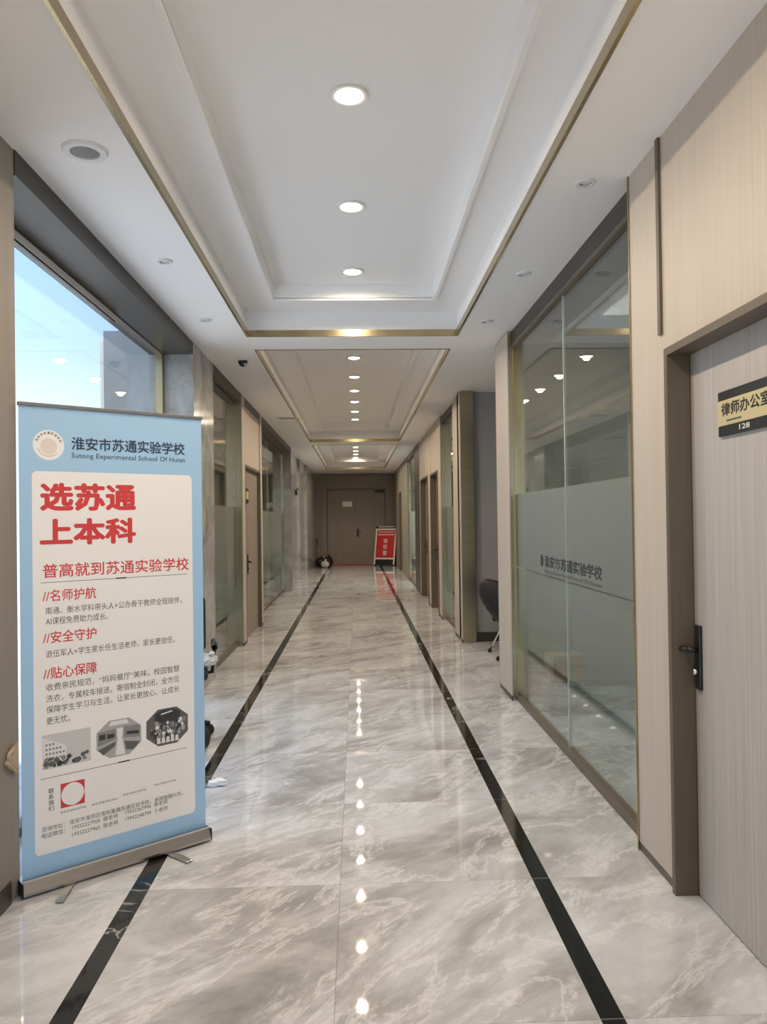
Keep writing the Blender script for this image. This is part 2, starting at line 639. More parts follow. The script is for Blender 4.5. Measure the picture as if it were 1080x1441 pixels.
# just outside the bright window: canopy edge and the neighbouring wing
struct(MB().box(-1.652, -1.632, 3.23, 5.3, 2.88, 2.93, .004).build('trim_7', 'white'), 'white blind rail along the top of the bright left window', 'window trim')
struct(MB().box(-1.652, -1.634, 3.23, 5.3, 2.868, 2.88).build('trim_11', 'skirt'), 'thin dark line under the white blind rail of the bright left window', 'window trim')
struct(MB().box(-2.25, -1.74, 6.95, 7.2, -.2, 3.22).build('wall_outside', 'slate'), 'blue grey outer wall seen at the far end of the bright left window', 'wall')

g5 = glass_wall(3, 'tinted glass partition between the marble column and the left office door', -1.475, 7.5, 9.28, -1, 2.93, (), [(.42, 1.67)], 'glassdark', 'gold')
struct(MB().box(-1.6, XL, 7.5, 16.3, 2.93, ZC + .01).build('trim_8', 'bronze'), 'dark bronze beam over the left office door and its glass', 'beam')


def column(name, x0, x1, y0, y1, side, label, zt=2.93, face='beige', body='gold', base=True):
    """laminate faced post with brushed brass returns; the face looks along side*x"""
    t = thing(name, label, 'column', ((x0 + x1) / 2, (y0 + y1) / 2, 0), kind='structure')
    hx, hy = abs(x1 - x0) / 2, (y1 - y0) / 2
    MB().box(-hx, hx, -hy, hy, 0, zt + .1).build('cladding', body, t)
    if base:
        MB().box(*sorted((side * (hx + .0004), side * (hx + .012))), -hy, hy, .04, zt + .09, .002).build('face_panel', face, t)
        MB().box(*sorted((side * (hx + .0004), side * (hx + .010))), -hy, hy, 0, .04).build('skirting', 'skirt', t)
    return t


column('door_post_column', -1.6, XL, 9.28, 9.5, 1, 'narrow beige post at the near side of the left office door')
column('door_post_column', -1.6, XL, 11.0, 11.2, 1, 'narrow beige post at the far side of the left office door')
struct(MB().box(-1.6, XL - .004, 9.5, 11.0, 2.2, ZC).build('wall_panel', 'beige'), 'lit beige panel above the left office door', 'wall panel')


def lever(parent, x, y, z, s, dy, mat='black'):
    """long plate with a lever; s = direction out of the leaf along x, dy = lever direction along y"""
    h = MB().box(*sorted((x, x + s * .012)), y - .022, y + .022, z - .125, z + .125, .003).build('handle_plate', mat, parent)
    l = MB()
    l.tube((x + s * .01, y, z + .03), (x + s * .052, y, z + .03), .011)
    l.path([(x + s * .050, y, z + .03), (x + s * .055, y + dy * .03, z + .03), (x + s * .055, y + dy * .125, z + .028)], [.011, .011, .009])
    l.build('lever', mat, h, True)
    MB().lathe([(.008, 0), (.013, .002), (.013, .014), (.009, .018)], (x + s * .012 if s > 0 else x - .012 - .018, y, z - .055), 14, 'X').build('lock_cylinder', 'chrome', h, True)
    return h


def office_door(n, label, xw, depth, y0, y1, z1, side, hy, wood='browndoor'):
    """single leaf recessed by depth behind the wall face xw; side = +1 right wall"""
    t = thing('door_%d' % n, label, 'door', (xw, (y0 + y1) / 2, 0), kind='structure')
    h = (y1 - y0) / 2
    d = side * depth
    MB().box(*sorted((d, d + side * .045)), -h + .03, h - .03, .006, z1 - .03).build('leaf', wood, t)
    f = MB()
    e = -side * .014
    f.box(*sorted((e, d + side * .05)), -h, -h + .03, 0, z1)
    f.box(*sorted((e, d + side * .05)), h - .03, h, 0, z1)
    f.box(*sorted((e, d + side * .05)), -h + .03, h - .03, z1 - .03, z1)
    f.build('frame', 'brown', t)
    g = MB()
    g.box(*sorted((d - side * .003, d + side * .001)), h - .036, h - .030, 0, z1 - .03)
    g.build('seal_strip', 'goldtrim', t)
    lever(t, d, hy - (y0 + y1) / 2, .945, -side, 1 if hy > (y0 + y1) / 2 else -1)
    return t


d4 = office_door(1, 'brown grey office door in the left wall under the lit beige panel', XL, .035, 9.5, 11.0, 2.2, -1, 9.95)
s_ = MB().box(-.0348, -.024, -.44, -.22, 1.73, 1.92, .002).build('name_plate', 'black', d4)
MB().box(-.0238, -.0232, -.43, -.23, 1.78, 1.88).build('plate_face', 'signgold', s_)

g6 = glass_wall(4, 'long tinted glass partition beyond the left office door', -1.58, 11.2, 16.3, -1, 2.93, (13.7,), [(.42, 1.67)], 'glassdark', 'gold')
struct(MB().box(-1.75, XL, 16.3, 17.2, 0, ZC).build('marble_column', 'marble'), 'second grey marble column farther down the left side', 'column')
fw = MB()
fw.box(-1.75, -1.46, 17.2, 19.3, 0, ZC)
fw.box(-1.75, -1.42, 19.3, 21.3, 0, ZC)
fw.box(-1.75, XL, 21.3, YE, 0, ZC)
struct(fw.build('wall_far_left', 'marble'), 'grey marble wall at the far end of the left side', 'wall')
# closing walls of the rooms behind the left glass
rb = MB()
rb.box(-2.36, -2.26, 7.2, YE, -.2, 3.2)
for y in (7.2, 9.34, 16.5):
    rb.box(-2.26, -1.75 if y != 9.34 else -1.62, y, y + .1, 0, ZC)
rb.box(-2.26, -1.75, 7.2, YE, ZC, 3.2)
rb.box(-2.26, -2.2, 7.2, YE, -.2, 0)
struct(rb.build('wall_room_left', 'roomwall'), 'plain walls of the rooms behind the left glass', 'wall')

# ------------------------------------------------------------------ right side
struct(MB().box(XR, 1.6, -2.0, 2.02, 0, ZC).build('wall_right', 'beige'), 'beige wall beside the near office door', 'wall')
wp = thing('wall_panel', 'tall beige laminate wall around the near office door', 'wall panel', (XR, 3.22, 0), kind='structure')
MB().box(0, .35, -.2, .2, .04, ZC).build('panel', 'beige', wp)
MB().box(.003, .3, -.2, .2, 0, .04).build('skirting', 'brown', wp)
MB().box(-.012, .004, -.155, -.128, 2.235, ZC).build('cover_strip', 'brown', wp)
MB().box(-.006, .02, .2, .212, 0, ZC).build('edge_trim', 'goldtrim', wp)
MB().box(0, .35, -1.2, -.2, 2.16, ZC).build('door_head_panel', 'beige', wp)
d1 = office_door(2, 'large grey wood grain office door with a nameplate, near right', XR, .08, 2.02, 3.03, 2.165, 1, 2.955, 'doorwood')
sg = MB().box(.068, .079, -.165, .222, 1.782, 1.942, .002).build('name_plate', 'black', d1)
MB().box(.0662, .0676, -.163, .220, 1.818, 1.908).build('plate_face', 'signgold', sg)
# the plate reads along -y for somebody facing it
sgf = lambda u, v, w_: (.0660 - w_, .222 - u, 1.782 + v)
text('plate_lettering', '律师办公室', (.03, .068, .36, .116), 'black', sg, sgf, .022)
MB().box(.0655, .0660, .05, .155, 1.830, 1.836).build('plate_small_line', 'ink', sg)
sgf2 = lambda u, v, w_: (.0672 - w_, .222 - u, 1.782 + v)
text('plate_number', '128', (.155, .010, .225, .028), 'signwhite', sg, sgf2, .01)

g1 = glass_wall(5, 'large glass partition with frosted film on the near right', 1.325, 3.432, 6.27, 1, 2.93, (4.81,), [(.42, 1.085), (1.095, 1.69)], 'glassdark', 'goldtrim')
fs = MB()
gf = lambda u, v, w_: (-.0080 - w_, 5.5 - 4.851 - u, v)
text('film_lettering', '淮安市苏通实验学校', (.13, 1.150, 1.40, 1.232), 'filmtext', g1, gf, .03)
text('film_small_lettering', 'Sutong Experimental School Of Huaian', (.13, 1.105, 1.40, 1.135), 'filmtext', g1, gf, .0)
lb = MB()
lb.prism([gf(.055 + .045 * math.cos(a), 1.19 + .045 * math.sin(a), .0002) for a in [2 * PI * k / 20 for k in range(20)]], (-.0003, 0, 0))
lb.build('film_emblem', 'filmtext', g1)
struct(MB().box(1.295, 1.6, 3.43, 6.27, 2.93, ZC + .01).build('trim_9', 'bronze'), 'dark bronze beam over the large right glass partition', 'beam')
column('post_column', XR + .012, 1.345, 6.27, 6.8, -1, 'beige and brass post at the far end of the large right glass')
struct(MB().box(XR, 4.6, 9.32, 9.44, 0, ZC).build('wall_alcove', 'greywall'), 'grey wall of the right recess behind the black chair', 'wall')
struct(MB().box(1.42, 4.5, 9.30, 9.32, 0, .11).build('baseboard_alcove', 'skirt'), 'dark skirting along the grey recess wall', 'skirting')
column('post_column', XR + .012, 1.42, 9.22, 9.9, -1, 'beige and brass post at the far side of the right recess')
glass_wall(6, 'narrow tinted glass partition between the recess and the two right doors', 1.34, 9.9, 11.4, 1, 2.93, (), [(.42, 1.67)], 'glassdark', 'gold')
struct(MB().box(1.29, 1.6, 9.9, 11.4, 2.93, ZC + .01).build('trim_10', 'bronze'), 'dark bronze beam over the narrow right glass partition', 'beam')
column('door_post_column', XR + .012, 1.6, 11.4, 11.75, -1, 'beige post before the first of two right doors')
column('door_post_column', XR + .012, 1.6, 12.9, 13.4, -1, 'beige post between the two right doors')
column('door_post_column', XR + .012, 1.6, 14.9, 15.2, -1, 'beige post after the second of two right doors')
office_door(3, 'first of the two recessed doors on the far right wall', XR, .09, 11.75, 12.9, 2.24, 1, 12.75)
office_door(4, 'second of the two recessed doors on the far right wall', XR, .09, 13.4, 14.9, 2.26, 1, 14.7)
struct(MB().box(XR + .006, 1.6, 11.75, 12.9, 2.24, ZC).build('wall_panel', 'beige'), 'lit beige panel above the first of the two right doors', 'wall panel')
struct(MB().box(XR + .006, 1.6, 13.4, 14.9, 2.26, ZC).build('wall_panel', 'beige'), 'lit beige panel above the second of the two right doors', 'wall panel')
struct(MB().box(XR, 1.6, 15.2, 16.5, 0, ZC).build('bronze_column', 'bronze'), 'dark bronze column between the two right doors and the lit glass', 'column')
glass_wall(7, 'far right glass partition with a lit room behind it', 1.31, 16.5, 18.9, 1, 2.93, (17.7,), [(.42, 1.67)], 'glass', 'gold')
fr = MB()
fr.box(XR, 1.6, 16.5, 18.9, 2.93, ZC)
fr.box(XR, 1.6, 18.9, 21.4, 0, ZC)
fr.box(XR, 1.6, 22.5, YE, 0, ZC)
fr.box(XR, 1.6, 21.4, 22.5, 2.28, ZC)
struct(fr.build('wall_far_right', 'endwall'), 'grey brown wall at the far end of the right side', 'wall')
office_door(5, 'last door on the right wall, just before the end wall', XR, .09, 21.4, 22.5, 2.28, 1, 22.35)
rr = MB()
rr.box(4.5, 4.6, -2, YE, 0, ZC)
for y in (1.9, 6.72, 16.1, 19.0):
    rr.box(1.346, 4.5, y, y + .08, 0, ZC)
struct(rr.build('wall_room_right', 'roomwall'), 'plain walls of the rooms behind the right glass', 'wall')

# ------------------------------------------------------------------ end wall
ew = MB()
ew.box(-1.9, -1.0, YE, YE + .15, 0, ZC)
ew.box(.95, 1.7, YE, YE + .15, 0, ZC)
ew.box(-1.0, .95, YE, YE + .15, 2.53, ZC)
ew.box(-1.2, 1.2, YE + .16, YE + .2, 0, ZC)  # unseen backing added to stop daylight leaking through the door gaps
ew.box(-1.22, -1.0, YE - .05, YE, 0, 2.97)
ew.box(.95, 1.17, YE - .05, YE, 0, 2.97)
ew.box(-1.0, .95, YE - .05, YE, 2.53, 2.97)
struct(ew.build('wall_end', 'endwall'), 'grey brown end wall round the double door', 'wall')
dd = thing('door_6', 'brown grey double door with a pale plate at the corridor end', 'double door', (0, YE, 0), kind='structure')
for s, (x0, x1) in ((1, (-.985, -.028)), (2, (-.022, .935))):
    MB().box(x0, x1, .02, .07, .008, 2.51, .002).build('leaf', 'enddoor', dd)
MB().box(-1.0, .95, -.055, .08, 2.512, 2.535).build('frame_head', 'brown', dd)
q = MB().box(-.48, -.15, .005, .02, 1.93, 2.11, .002).build('name_plate', 'signgold', dd)
MB().box(-.46, -.17, .002, .0048, 1.95, 2.09).build('plate_face', 'signwhite', q)
hq = MB().box(-.005, .05, .008, .02, .93, 1.19, .003).build('handle_plate', 'black', dd)
MB().path([(.022, .01, 1.09), (.022, -.045, 1.09), (.14, -.045, 1.088)], .012).build('lever', 'black', hq, True)
dc = MB().box(.60, .90, -.05, .02, 2.40, 2.47, .006).build('door_closer', 'black', dd)

# added fill light without a fixture, brightens the bottle pack behind the near glass
ra = bpy.data.lights.new('near_room_fill', 'AREA')
ra.energy = 13
ra.color = (1.0, .97, .92)
ra.shape = 'RECTANGLE'
ra.size, ra.size_y = .6, .6
ro = bpy.data.objects.new('near_room_fill', ra)
ro.location = (2.1, 5.3, ZC - .05)
C.objects.link(ro)
la = bpy.data.lights.new('room_light', 'AREA')  # lamp of the lit room behind the far right glass
la.energy = 60
la.color = (.9, 1.0, .93)
la.shape = 'RECTANGLE'
la.size, la.size_y = 1.2, 1.2
lo = bpy.data.objects.new('room_light', la)
lo.location = (2.8, 17.6, ZC - .05)
C.objects.link(lo)

# ------------------------------------------------------------------ ceiling lamps
LAMPS = [[.948, 2.133, 3.318, 4.503, 5.688], [7.65, 8.72, 9.89, 10.95, 11.97, 13.05, 14.08], [16.3, 17.4, 18.45, 19.5, 20.55, 21.6, 22.65]]
lamp_me = {}


def downlight(y, label, group, first=None):
    if first is None:
        ring = MB()
        ring.lathe([(.062, 0), (.064, -.006), (.080, -.008), (.086, -.004), (.086, .004), (.062, .004)], n=28)
        r = auto_smooth(ring.build('downlight', 'whiteplast'))
        d = auto_smooth(MB().lathe([(.001, -.014), (.045, -.012), (.0635, -.004), (.0635, .002)], n=28).build('diffuser', 'disc', r))
        l = bpy.data.lights.new('downlight_lamp', 'SPOT')
        l.energy = LAMP_POWER
        l.color = LAMP_COL
        l.spot_size = math.radians(174)
        l.spot_blend = .8
        l.shadow_soft_size = .03
        lo = bpy.data.objects.new('downlight_lamp', l)
        C.objects.link(lo)
        lo.parent = r
        lo.location = (0, 0, -.018)
    else:
        r = first.copy()
        C.objects.link(r)
        for ch in first.children:
            c = ch.copy()
            C.objects.link(c)
            c.parent = r
    r.location = (-.01, y, ZL - .004)
    tag(r, label, 'downlight', group)
    return r


first_lamp = None
for ti, row in enumerate(LAMPS):
    rec = ['nearest', 'middle', 'farthest'][ti]
    for k, y in enumerate(row):
        r = downlight(y, 'lit round downlight, %s from the near end of the %s ceiling recess' % (ORD[k], rec), 'downlights along the ceiling', first_lamp)
        first_lamp = first_lamp or r

# ------------------------------------------------------------------ ceiling fittings
o = thing('ceiling_speaker', 'round white ceiling speaker with grey mesh above the near left pillar', 'speaker', (-1.10, 3.19, ZC))
auto_smooth(MB().lathe([(.058, -.004), (.060, -.012), (.085, -.012), (.092, -.004), (.092, .004), (.058, .004)], n=32).build('rim', 'whiteplast', o))
auto_smooth(MB().lathe([(.001, -.011), (.04, -.010), (.059, -.006), (.059, .002)], n=32).build('speaker_mesh', 'mesh', o))


def sprinkler(x, y, label):
    o = thing('ceiling_spotlight', label, 'ceiling fitting', (x, y, ZC), group='small unlit fittings on the soffits')
    auto_smooth(MB().lathe([(.028, -.003), (.030, -.010), (.044, -.010), (.047, -.003), (.047, .004), (.028, .004)], n=24).build('rim', 'whiteplast', o))
    auto_smooth(MB().lathe([(.001, .003), (.014, -.002), (.029, -.004), (.029, .004)], n=20).build('lens', 'mesh', o))
    return o


sprinkler(-1.11, 4.54, 'small unlit spotlight in the left soffit after the speaker')
sprinkler(-1.13, 5.87, 'small unlit spotlight in the left soffit just before the dome camera')
sprinkler(1.07, 3.48, 'small unlit spotlight in the right soffit nearest the office door')
sprinkler(1.07, 4.79, 'small unlit spotlight in the right soffit, middle of its three')
sprinkler(1.03, 5.95, 'small unlit spotlight in the right soffit above the far end of the large glass')
o = thing('dome_camera', 'black dome security camera under the left soffit', 'security camera', (-1.06, 7.3, ZC))
auto_smooth(MB().lathe([(.05, -.022), (.056, -.018), (.058, 0), (.04, .003)], n=24).build('mount', 'whiteplast', o))
auto_smooth(MB().lathe([(.001, -.075), (.022, -.07), (.038, -.052), (.046, -.022), (.03, -.016)], n=24).build('dome', 'black', o))
MB().tube((.018, -.03, -.055), (.03, -.05, -.062), .014).build('lens', 'chrome', o)
o = thing('ceiling_vent', 'narrow slot vent in the left soffit of the middle stretch', 'vent', (-1.0, 11.5, ZC))
MB().box(-.17, .17, -.06, .06, -.012, .003, .003).build('frame', 'whiteplast', o)
MB().box(-.14, .10, -.035, .035, -.0135, -.0125).build('slot', 'rubber', o)
o = thing('emergency_light', 'small black emergency light on the far left marble wall', 'emergency light', (-1.46, 18.3, 2.16))
MB().box(0, .05, -.07, .07, -.06, .06, .006).build('housing', 'rubber', o)
for dy in (-.06, .06):
    MB().lathe([(.02, 0), (.035, .03), (.035, .05), (.001, .052)], (.04, dy, .09), 14, 'X').build('lamp_head', 'mesh', o)

# ------------------------------------------------------------------ roll-up banner
BA = Vector((-1.372, 3.165, 0))
yaw = math.radians(38.8)
bn = thing('roll_up_banner', 'tall pale blue school roll-up banner standing on the left', 'banner', BA, yaw)
bf = lambda u, v, w_=0.0: (u, -w_, v)


def rrect(u0, v0, u1, v1, r, n=6):
    p = []
    for (cx, cy, a0) in ((u1 - r, v1 - r, 0), (u0 + r, v1 - r, 90), (u0 + r, v0 + r, 180), (u1 - r, v0 + r, 270)):
        for k in range(n + 1):
            a = math.radians(a0 + 90 * k / n)
            p.append((cx + r * math.cos(a), cy + r * math.sin(a)))
    return p


MB().box(.003, .818, 0, .0015, .05, 1.985).build('printed_sheet', 'blue', bn)
sheet = [c for c in bn.children if c.name.startswith('printed_sheet')][0]
MB().prism([bf(u, v, .0008) for u, v in rrect(.052, .14, .765, 1.718, .022)], (0, .0006, 0)).build('white_panel', 'cream', sheet)
MB().box(0, .822, -.008, .010, 1.984, 1.999, .002).build('top_rail', 'toprail', bn)
b = MB()
b.prism([(-.006, -.048, .010), (-.006, -.050, .022), (-.006, -.036, .060), (-.006, .045, .060), (-.006, .06, .03), (-.006, .055, .010)], (.826, 0, 0))
b.build('base_case', 'alu', bn)
MB().box(-.004, .818, -.034, -.030, .0595, .066).build('base_lip', 'silverbag', bn)
for x in (.02, .80):
    MB().box(-.011 if x < .4 else .8202, -.0062 if x < .4 else .825, -.050, .060, .009, .061, .001).build('end_cap', 'rubber', bn)
for x, a in ((.16, -.6), (.62, .2)):
    mt = Matrix.Translation((x, -.07, .006)) @ Matrix.Rotation(a, 4, 'Z')
    MB().xbox(mt, .035, .24, .008, .003).build('foot', 'alu', bn)
p_ = MB()
p_.tube((.41, .035, .05), (.41, .035, 1.99), .009)
p_.build('pole', 'alu', bn, True)

TX = lambda nm, s, box, mat, bold=0.0, th=.0012: text(nm, s, box, mat, sheet, bf, bold, th)
TX('school_name_lettering', '淮安市苏通实验学校', (.213, 1.812, .731, 1.868), 'navy', .018)
TX('english_name_lettering', 'Sutong Experimental School Of Huian', (.213, 1.772, .731, 1.800), 'navy', 0)
em = MB()
em.prism([bf(.12 + .063 * math.cos(a), 1.827 + .063 * math.sin(a), .0010) for a in [2 * PI * k / 40 for k in range(40)]], (0, .0006, 0))
emo = em.build('round_emblem', 'cream', sheet)
e2 = MB()
R1, R2 = .0475, .0455
for k in range(14, 35):
    a, b2 = 2 * PI * k / 40, 2 * PI * (k + 1) / 40
    if k >= 22:
        e2.poly([bf(.12 + R_ * math.cos(t_), 1.827 + R_ * math.sin(t_), .0014) for R_, t_ in ((R1, a), (R1, b2), (R2, b2), (R2, a))])
e2.build('emblem_ring', 'tan', emo)
e3 = MB().prism([bf(.12 + .034 * math.cos(a), 1.822 + .034 * math.sin(a), .0013) for a in [2 * PI * k / 32 for k in range(32)]], (0, .0002, 0)).build('emblem_centre', 'pink', emo)
for k, chh in enumerate('淮安市苏通实验学校'):
    a = math.radians(158 - k * 136 / 8)
    cx, cy = .12 + .051 * math.cos(a), 1.827 + .051 * math.sin(a)
    ca, sa = math.cos(a - PI / 2), math.sin(a - PI / 2)
    text('emblem_lettering', chh, (-.0055, -.0055, .0055, .0055), 'ink', emo, lambda u, v, w_, cx=cx, cy=cy, ca=ca, sa=sa: (cx + u * ca - v * sa, -w_, cy + u * sa + v * ca), .02, .0014)
TX('headline_lettering', '选苏通', (.083, 1.552, .494, 1.672), 'red', .042)
TX('headline_lettering', '上本科', (.081, 1.408, .492, 1.523), 'red', .042)
TX('subheadline_lettering', '普高就到苏通实验学校', (.091, 1.275, .745, 1.334), 'red', .012)
MB().box(.083, .735, -.0013, -.0007, 1.2555, 1.2575).build('divider_line', 'ink', sheet)
MB().box(.40, .445, -.0014, -.0007, 1.2535, 1.2595).build('divider_mark', 'ink', sheet)
for s, v in (('//名师护航', 1.176), ('//安全守护', 1.003), ('//贴心保障', .855)):
    TX('heading_lettering', s, (.09, v, .311, v + .050), 'red', .012)
for s, v, u1 in (('南通、衡水学科带头人+公办骨干教师全程陪伴，', 1.123, .707), ('AI课程免费助力成长。', 1.080, .362), ('退伍军人+学生家长任生活老师，家长更信任。', .944, .671),
                 ('收费亲民规范，“妈妈餐厅”美味，校园智慧', .807, .692), ('洗衣，专属校车接送，寄宿制全封闭，全方位', .760, .691), ('保障学生学习与生活，让家长更放心，让成长', .714, .691), ('更无忧。', .668, .196)):
    TX('paragraph_lettering', s, (.101, v, u1, v + .031), 'ink', .0)
MB().box(.075, .726, -.0013, -.0007, .4485, .4505).build('divider_line', 'ink', sheet)
MB().box(.40, .452, -.0014, -.0007, .4465, .4525).build('divider_mark', 'ink', sheet)
for k, chh in enumerate('联系我们'):
    TX('contact_heading_lettering', chh, (.106, .384 - k * .024, .128, .405 - k * .024), 'ink', .012)
# picture 1: school building, trees in front
ph = MB()
ph.prism([bf(u, v, .0010) for u, v in ((.083, .486), (.281, .486), (.281, .628), (.083, .628))], (0, .0003, 0), 0)
W0 = .0012


def pp(mb, pts, mi, w_=W0):
    mb.poly([bf(u, v, w_) for u, v in pts], mi)


pp(ph, [(.083, .515), (.18, .515), (.18, .572), (.085, .618)], 1)
for r_ in range(4):
    for c_ in range(6):
        u = .096 + c_ * .0138
        v = .524 + r_ * .019 - c_ * .0
        if v < .60 - c_ * .0085:
            pp(ph, [(u, v), (u + .008, v), (u + .008, v + .009), (u, v + .009)], 2, .0014)
rnd = random.Random(3)
for k in range(26):
    u, v = .09 + rnd.random() * .185, .492 + rnd.random() * .035
    rr_ = .008 + rnd.random() * .007
    u = min(max(u, .084 + rr_), .280 - rr_)
    v = max(v, .4865 + rr_)
    pp(ph, [(u + rr_ * math.cos(a) * (.7 + .3 * rnd.random()), v + rr_ * math.sin(a) * (.7 + .3 * rnd.random())) for a in [2 * PI * j / 9 for j in range(9)]], rnd.choice((2, 3, 3, 4)), .0015 + k * .00001)
ph.build('printed_picture', ['g4', 'g5', 'g2', 'g1', 'g0'], sheet)


def octa(cu, cv, ru, rv, k=.45):
    return [(cu - ru, cv - rv * k), (cu - ru * k, cv - rv), (cu + ru * k, cv - rv), (cu + ru, cv - rv * k), (cu + ru, cv + rv * k), (cu + ru * k, cv + rv), (cu - ru * k, cv + rv), (cu - ru, cv + rv * k)]


# picture 2: dormitory with bunks both sides of a bright aisle
ph = MB()
ph.prism([bf(u, v, .0010) for u, v in octa(.406, .558, .100, .081)], (0, .0003, 0), 0)
pp(ph, [(.388, .485), (.432, .482), (.418, .560), (.400, .560)], 1)
pp(ph, [(.398, .560), (.420, .560), (.424, .60), (.394, .60)], 1)
pp(ph, [(.312, .535), (.392, .555), (.392, .600), (.312, .595)], 2)
pp(ph, [(.312, .520), (.390, .545), (.386, .525), (.335, .494)], 3)
pp(ph, [(.426, .555), (.500, .545), (.500, .600), (.426, .605)], 2)
pp(ph, [(.428, .540), (.500, .525), (.470, .495), (.436, .500)], 3)
pp(ph, [(.318, .560), (.345, .563), (.345, .585), (.318, .584)], 4, .0014)
pp(ph, [(.352, .561), (.385, .564), (.385, .580), (.352, .582)], 4, .0014)
pp(ph, [(.440, .566), (.495, .560), (.495, .575), (.440, .580)], 4, .0014)
pp(ph, [(.360, .615), (.450, .615), (.440, .634), (.370, .634)], 1)
ph.build('printed_picture', ['g3', 'g5', 'g2', 'g1', 'g0'], sheet)
# picture 3: canteen full of seated pupils
ph = MB()
ph.prism([bf(u, v, .0010) for u, v in octa(.631, .566, .101, .083)], (0, .0003, 0), 1)
pp(ph, octa(.631, .615, .062, .028), 0)
pp(ph, [(.600, .622), (.655, .630), (.655, .636), (.600, .628)], 4, .0014)
for k in range(70):
    u, v = .545 + rnd.random() * .172, .515 + rnd.random() * .075
    rr_ = .004 + rnd.random() * .006
    if v < .54:
        u = .57 + (u - .545) * .7
    pp(ph, [(u + rr_ * math.cos(a), v + rr_ * 1.3 * math.sin(a)) for a in [2 * PI * j / 8 for j in range(8)]], rnd.choice((0, 0, 2, 3, 4, 4)), .0014 + k * .000008)
for k in range(5):
    u = .588 + k * .022
    pp(ph, [(u - .009, .494), (u + .009, .494), (u + .006, .52), (u - .006, .52)], 4, .0022)
ph.build('printed_picture', ['g0', 'g1', 'g2', 'g3', 'g5'], sheet)
# contact tiles (codes are left out) with their captions
tq = MB().box(.155, .254, -.0012, -.0006, .312, .413).build('red_contact_tile', 'red', sheet)
MB().prism([bf(.2045 + .047 * math.cos(a), .3625 + .047 * math.sin(a), .0016) for a in [2 * PI * k / 36 for k in range(36)]], (0, .0003, 0)).build('tile_disc', 'cream', tq)
for s, u0, u1, v in (('淮安苏通实验学校', .152, .26, .290), ('淮安苏通实验学校', .283, .395, .290), ('淮安苏通实验学校', .418, .527, .299), ('淮安苏通实验学校', .564, .669, .308)):
    TX('caption_lettering', s, (u0, v, u1, v + .009), 'ink', 0)
for s, u0, v, u1 in (('咨询地址：', .078, .232, .170), ('淮安市淮阴区南陈集镇苏通实验学校，承德路魏兴东。', .190, .234, .703), ('电话微信：', .078, .206, .172),
                     ('19552227958  薛老师', .201, .210, .396), ('19552267996  章老师', .430, .214, .627), ('19552227965  陈老师', .201, .181, .396), ('19952248799  卜老师', .430, .185, .627)):
    TX('contact_lettering', s, (u0, v, u1, v + .021), 'ink', 0)

# beige crumpled bag against the wall, tucked behind the banner's edge
k_ = thing('paper_bag', 'beige crumpled bag hanging on the near left wall at the banner edge', 'bag', (-1.387, 3.092, .50))
mb = MB()
mb.prism([(.002, .055, .0), (.002, -.030, .052), (.002, -.042, .066), (.002, -.028, .084), (.002, .0, .105), (.002, .05, .125)], (.012, 0, 0))
bmesh.ops.triangulate(mb.bm, faces=mb.bm.faces[:])
crumple(mb, .004, 5, 3)
for v in mb.bm.verts:
    v.co.x = max(.001, v.co.x)
auto_smooth(mb.build('bag_body', 'kraft', k_), 30)
mb = MB().path([(.010, -.036, .068), (.013, -.005, .060), (.012, .045, .052)], .004)
mb.build('bag_fold', 'kraft', k_, True)

# ------------------------------------------------------------------ office chair behind the banner
oc = thing('office_chair', 'black swivel office chair mostly hidden behind the banner', 'office chair', (-1.29, 5.42, 0), .2)
star = MB()
for k in range(5):
    a = 2 * PI * k / 5 + .05
    star.path([(0, 0, .11), (.12 * math.cos(a), .12 * math.sin(a), .10), (.24 * math.cos(a), .24 * math.sin(a), .075)], [.028, .024, .018])
star.build('star_base', 'rubber', oc, True)
for k in range(5):
    a = 2 * PI * k / 5 + .05
    MB().tube((.235 * math.cos(a) - .02 * math.sin(a), .235 * math.sin(a) + .02 * math.cos(a), .036), (.235 * math.cos(a) + .02 * math.sin(a), .235 * math.sin(a) - .02 * math.cos(a), .036), .035, n=18).build('caster', 'rubber', oc)
MB().tube((0, 0, .10), (0, 0, .42), .027).build('gas_lift', 'rubber', oc, True)
auto_smooth(MB().box(-.23, .23, -.23, .23, .42, .49, .03, 4).build('seat', 'fabric', oc))
mb = MB().box(-.22, .22, .19, .25, .56, .95, .03, 4)
auto_smooth(mb.build('backrest', 'fabric', oc))
MB().path([(0, .1, .43), (0, .24, .45), (0, .26, .62)], .018).build('back_stem', 'rubber', oc, True)
for s in (-1, 1):
    MB().path([(s * .16, 0, .43), (s * .26, 0, .44), (s * .275, -.02, .60), (s * .275, -.16, .635), (s * .275, .10, .64)], [.014, .014, .014, .022, .022]).build('armrest', 'rubber', oc, True)
pb = thing('plastic_bag', 'clear crumpled plastic bag lying on the office chair beside the banner', 'plastic bag', (-1.055, 5.34, .508))
mb = MB().ball((0, 0, .040), .075, (1.1, .9, .55), 26, 18)
crumple(mb, .008, 8, 0)
mb.build('bag_body', 'silverbag', pb)
MB().ball((.05, -.03, .09), .02, (1, 1, .8)).build('bag_knot', 'silverbag', pb)
hb = thing('handbag', 'black soft bag slumped on the floor beside the banner', 'bag', (-1.045, 5.06, 0))
mb = MB().ball((0, 0, .092), .09, (.75, 1.1, 1.02), 20, 14)
crumple(mb, .005, 4, 0)
auto_smooth(mb.build('bag_body', 'fabric', hb), 60)
MB().path([(0, -.06, .16), (0, -.05, .215), (0, .05, .215), (0, .06, .16)], .006).build('handle', 'fabric', hb, True)
ps = thing('paper_scrap', 'small white paper scrap with a thin string on the floor beside the banner', 'paper scrap', (-.815, 4.41, 0), .5)
mb = MB().box(-.045, .045, -.03, .035, .002, .030)
crumple(mb, .006, 12, 2)
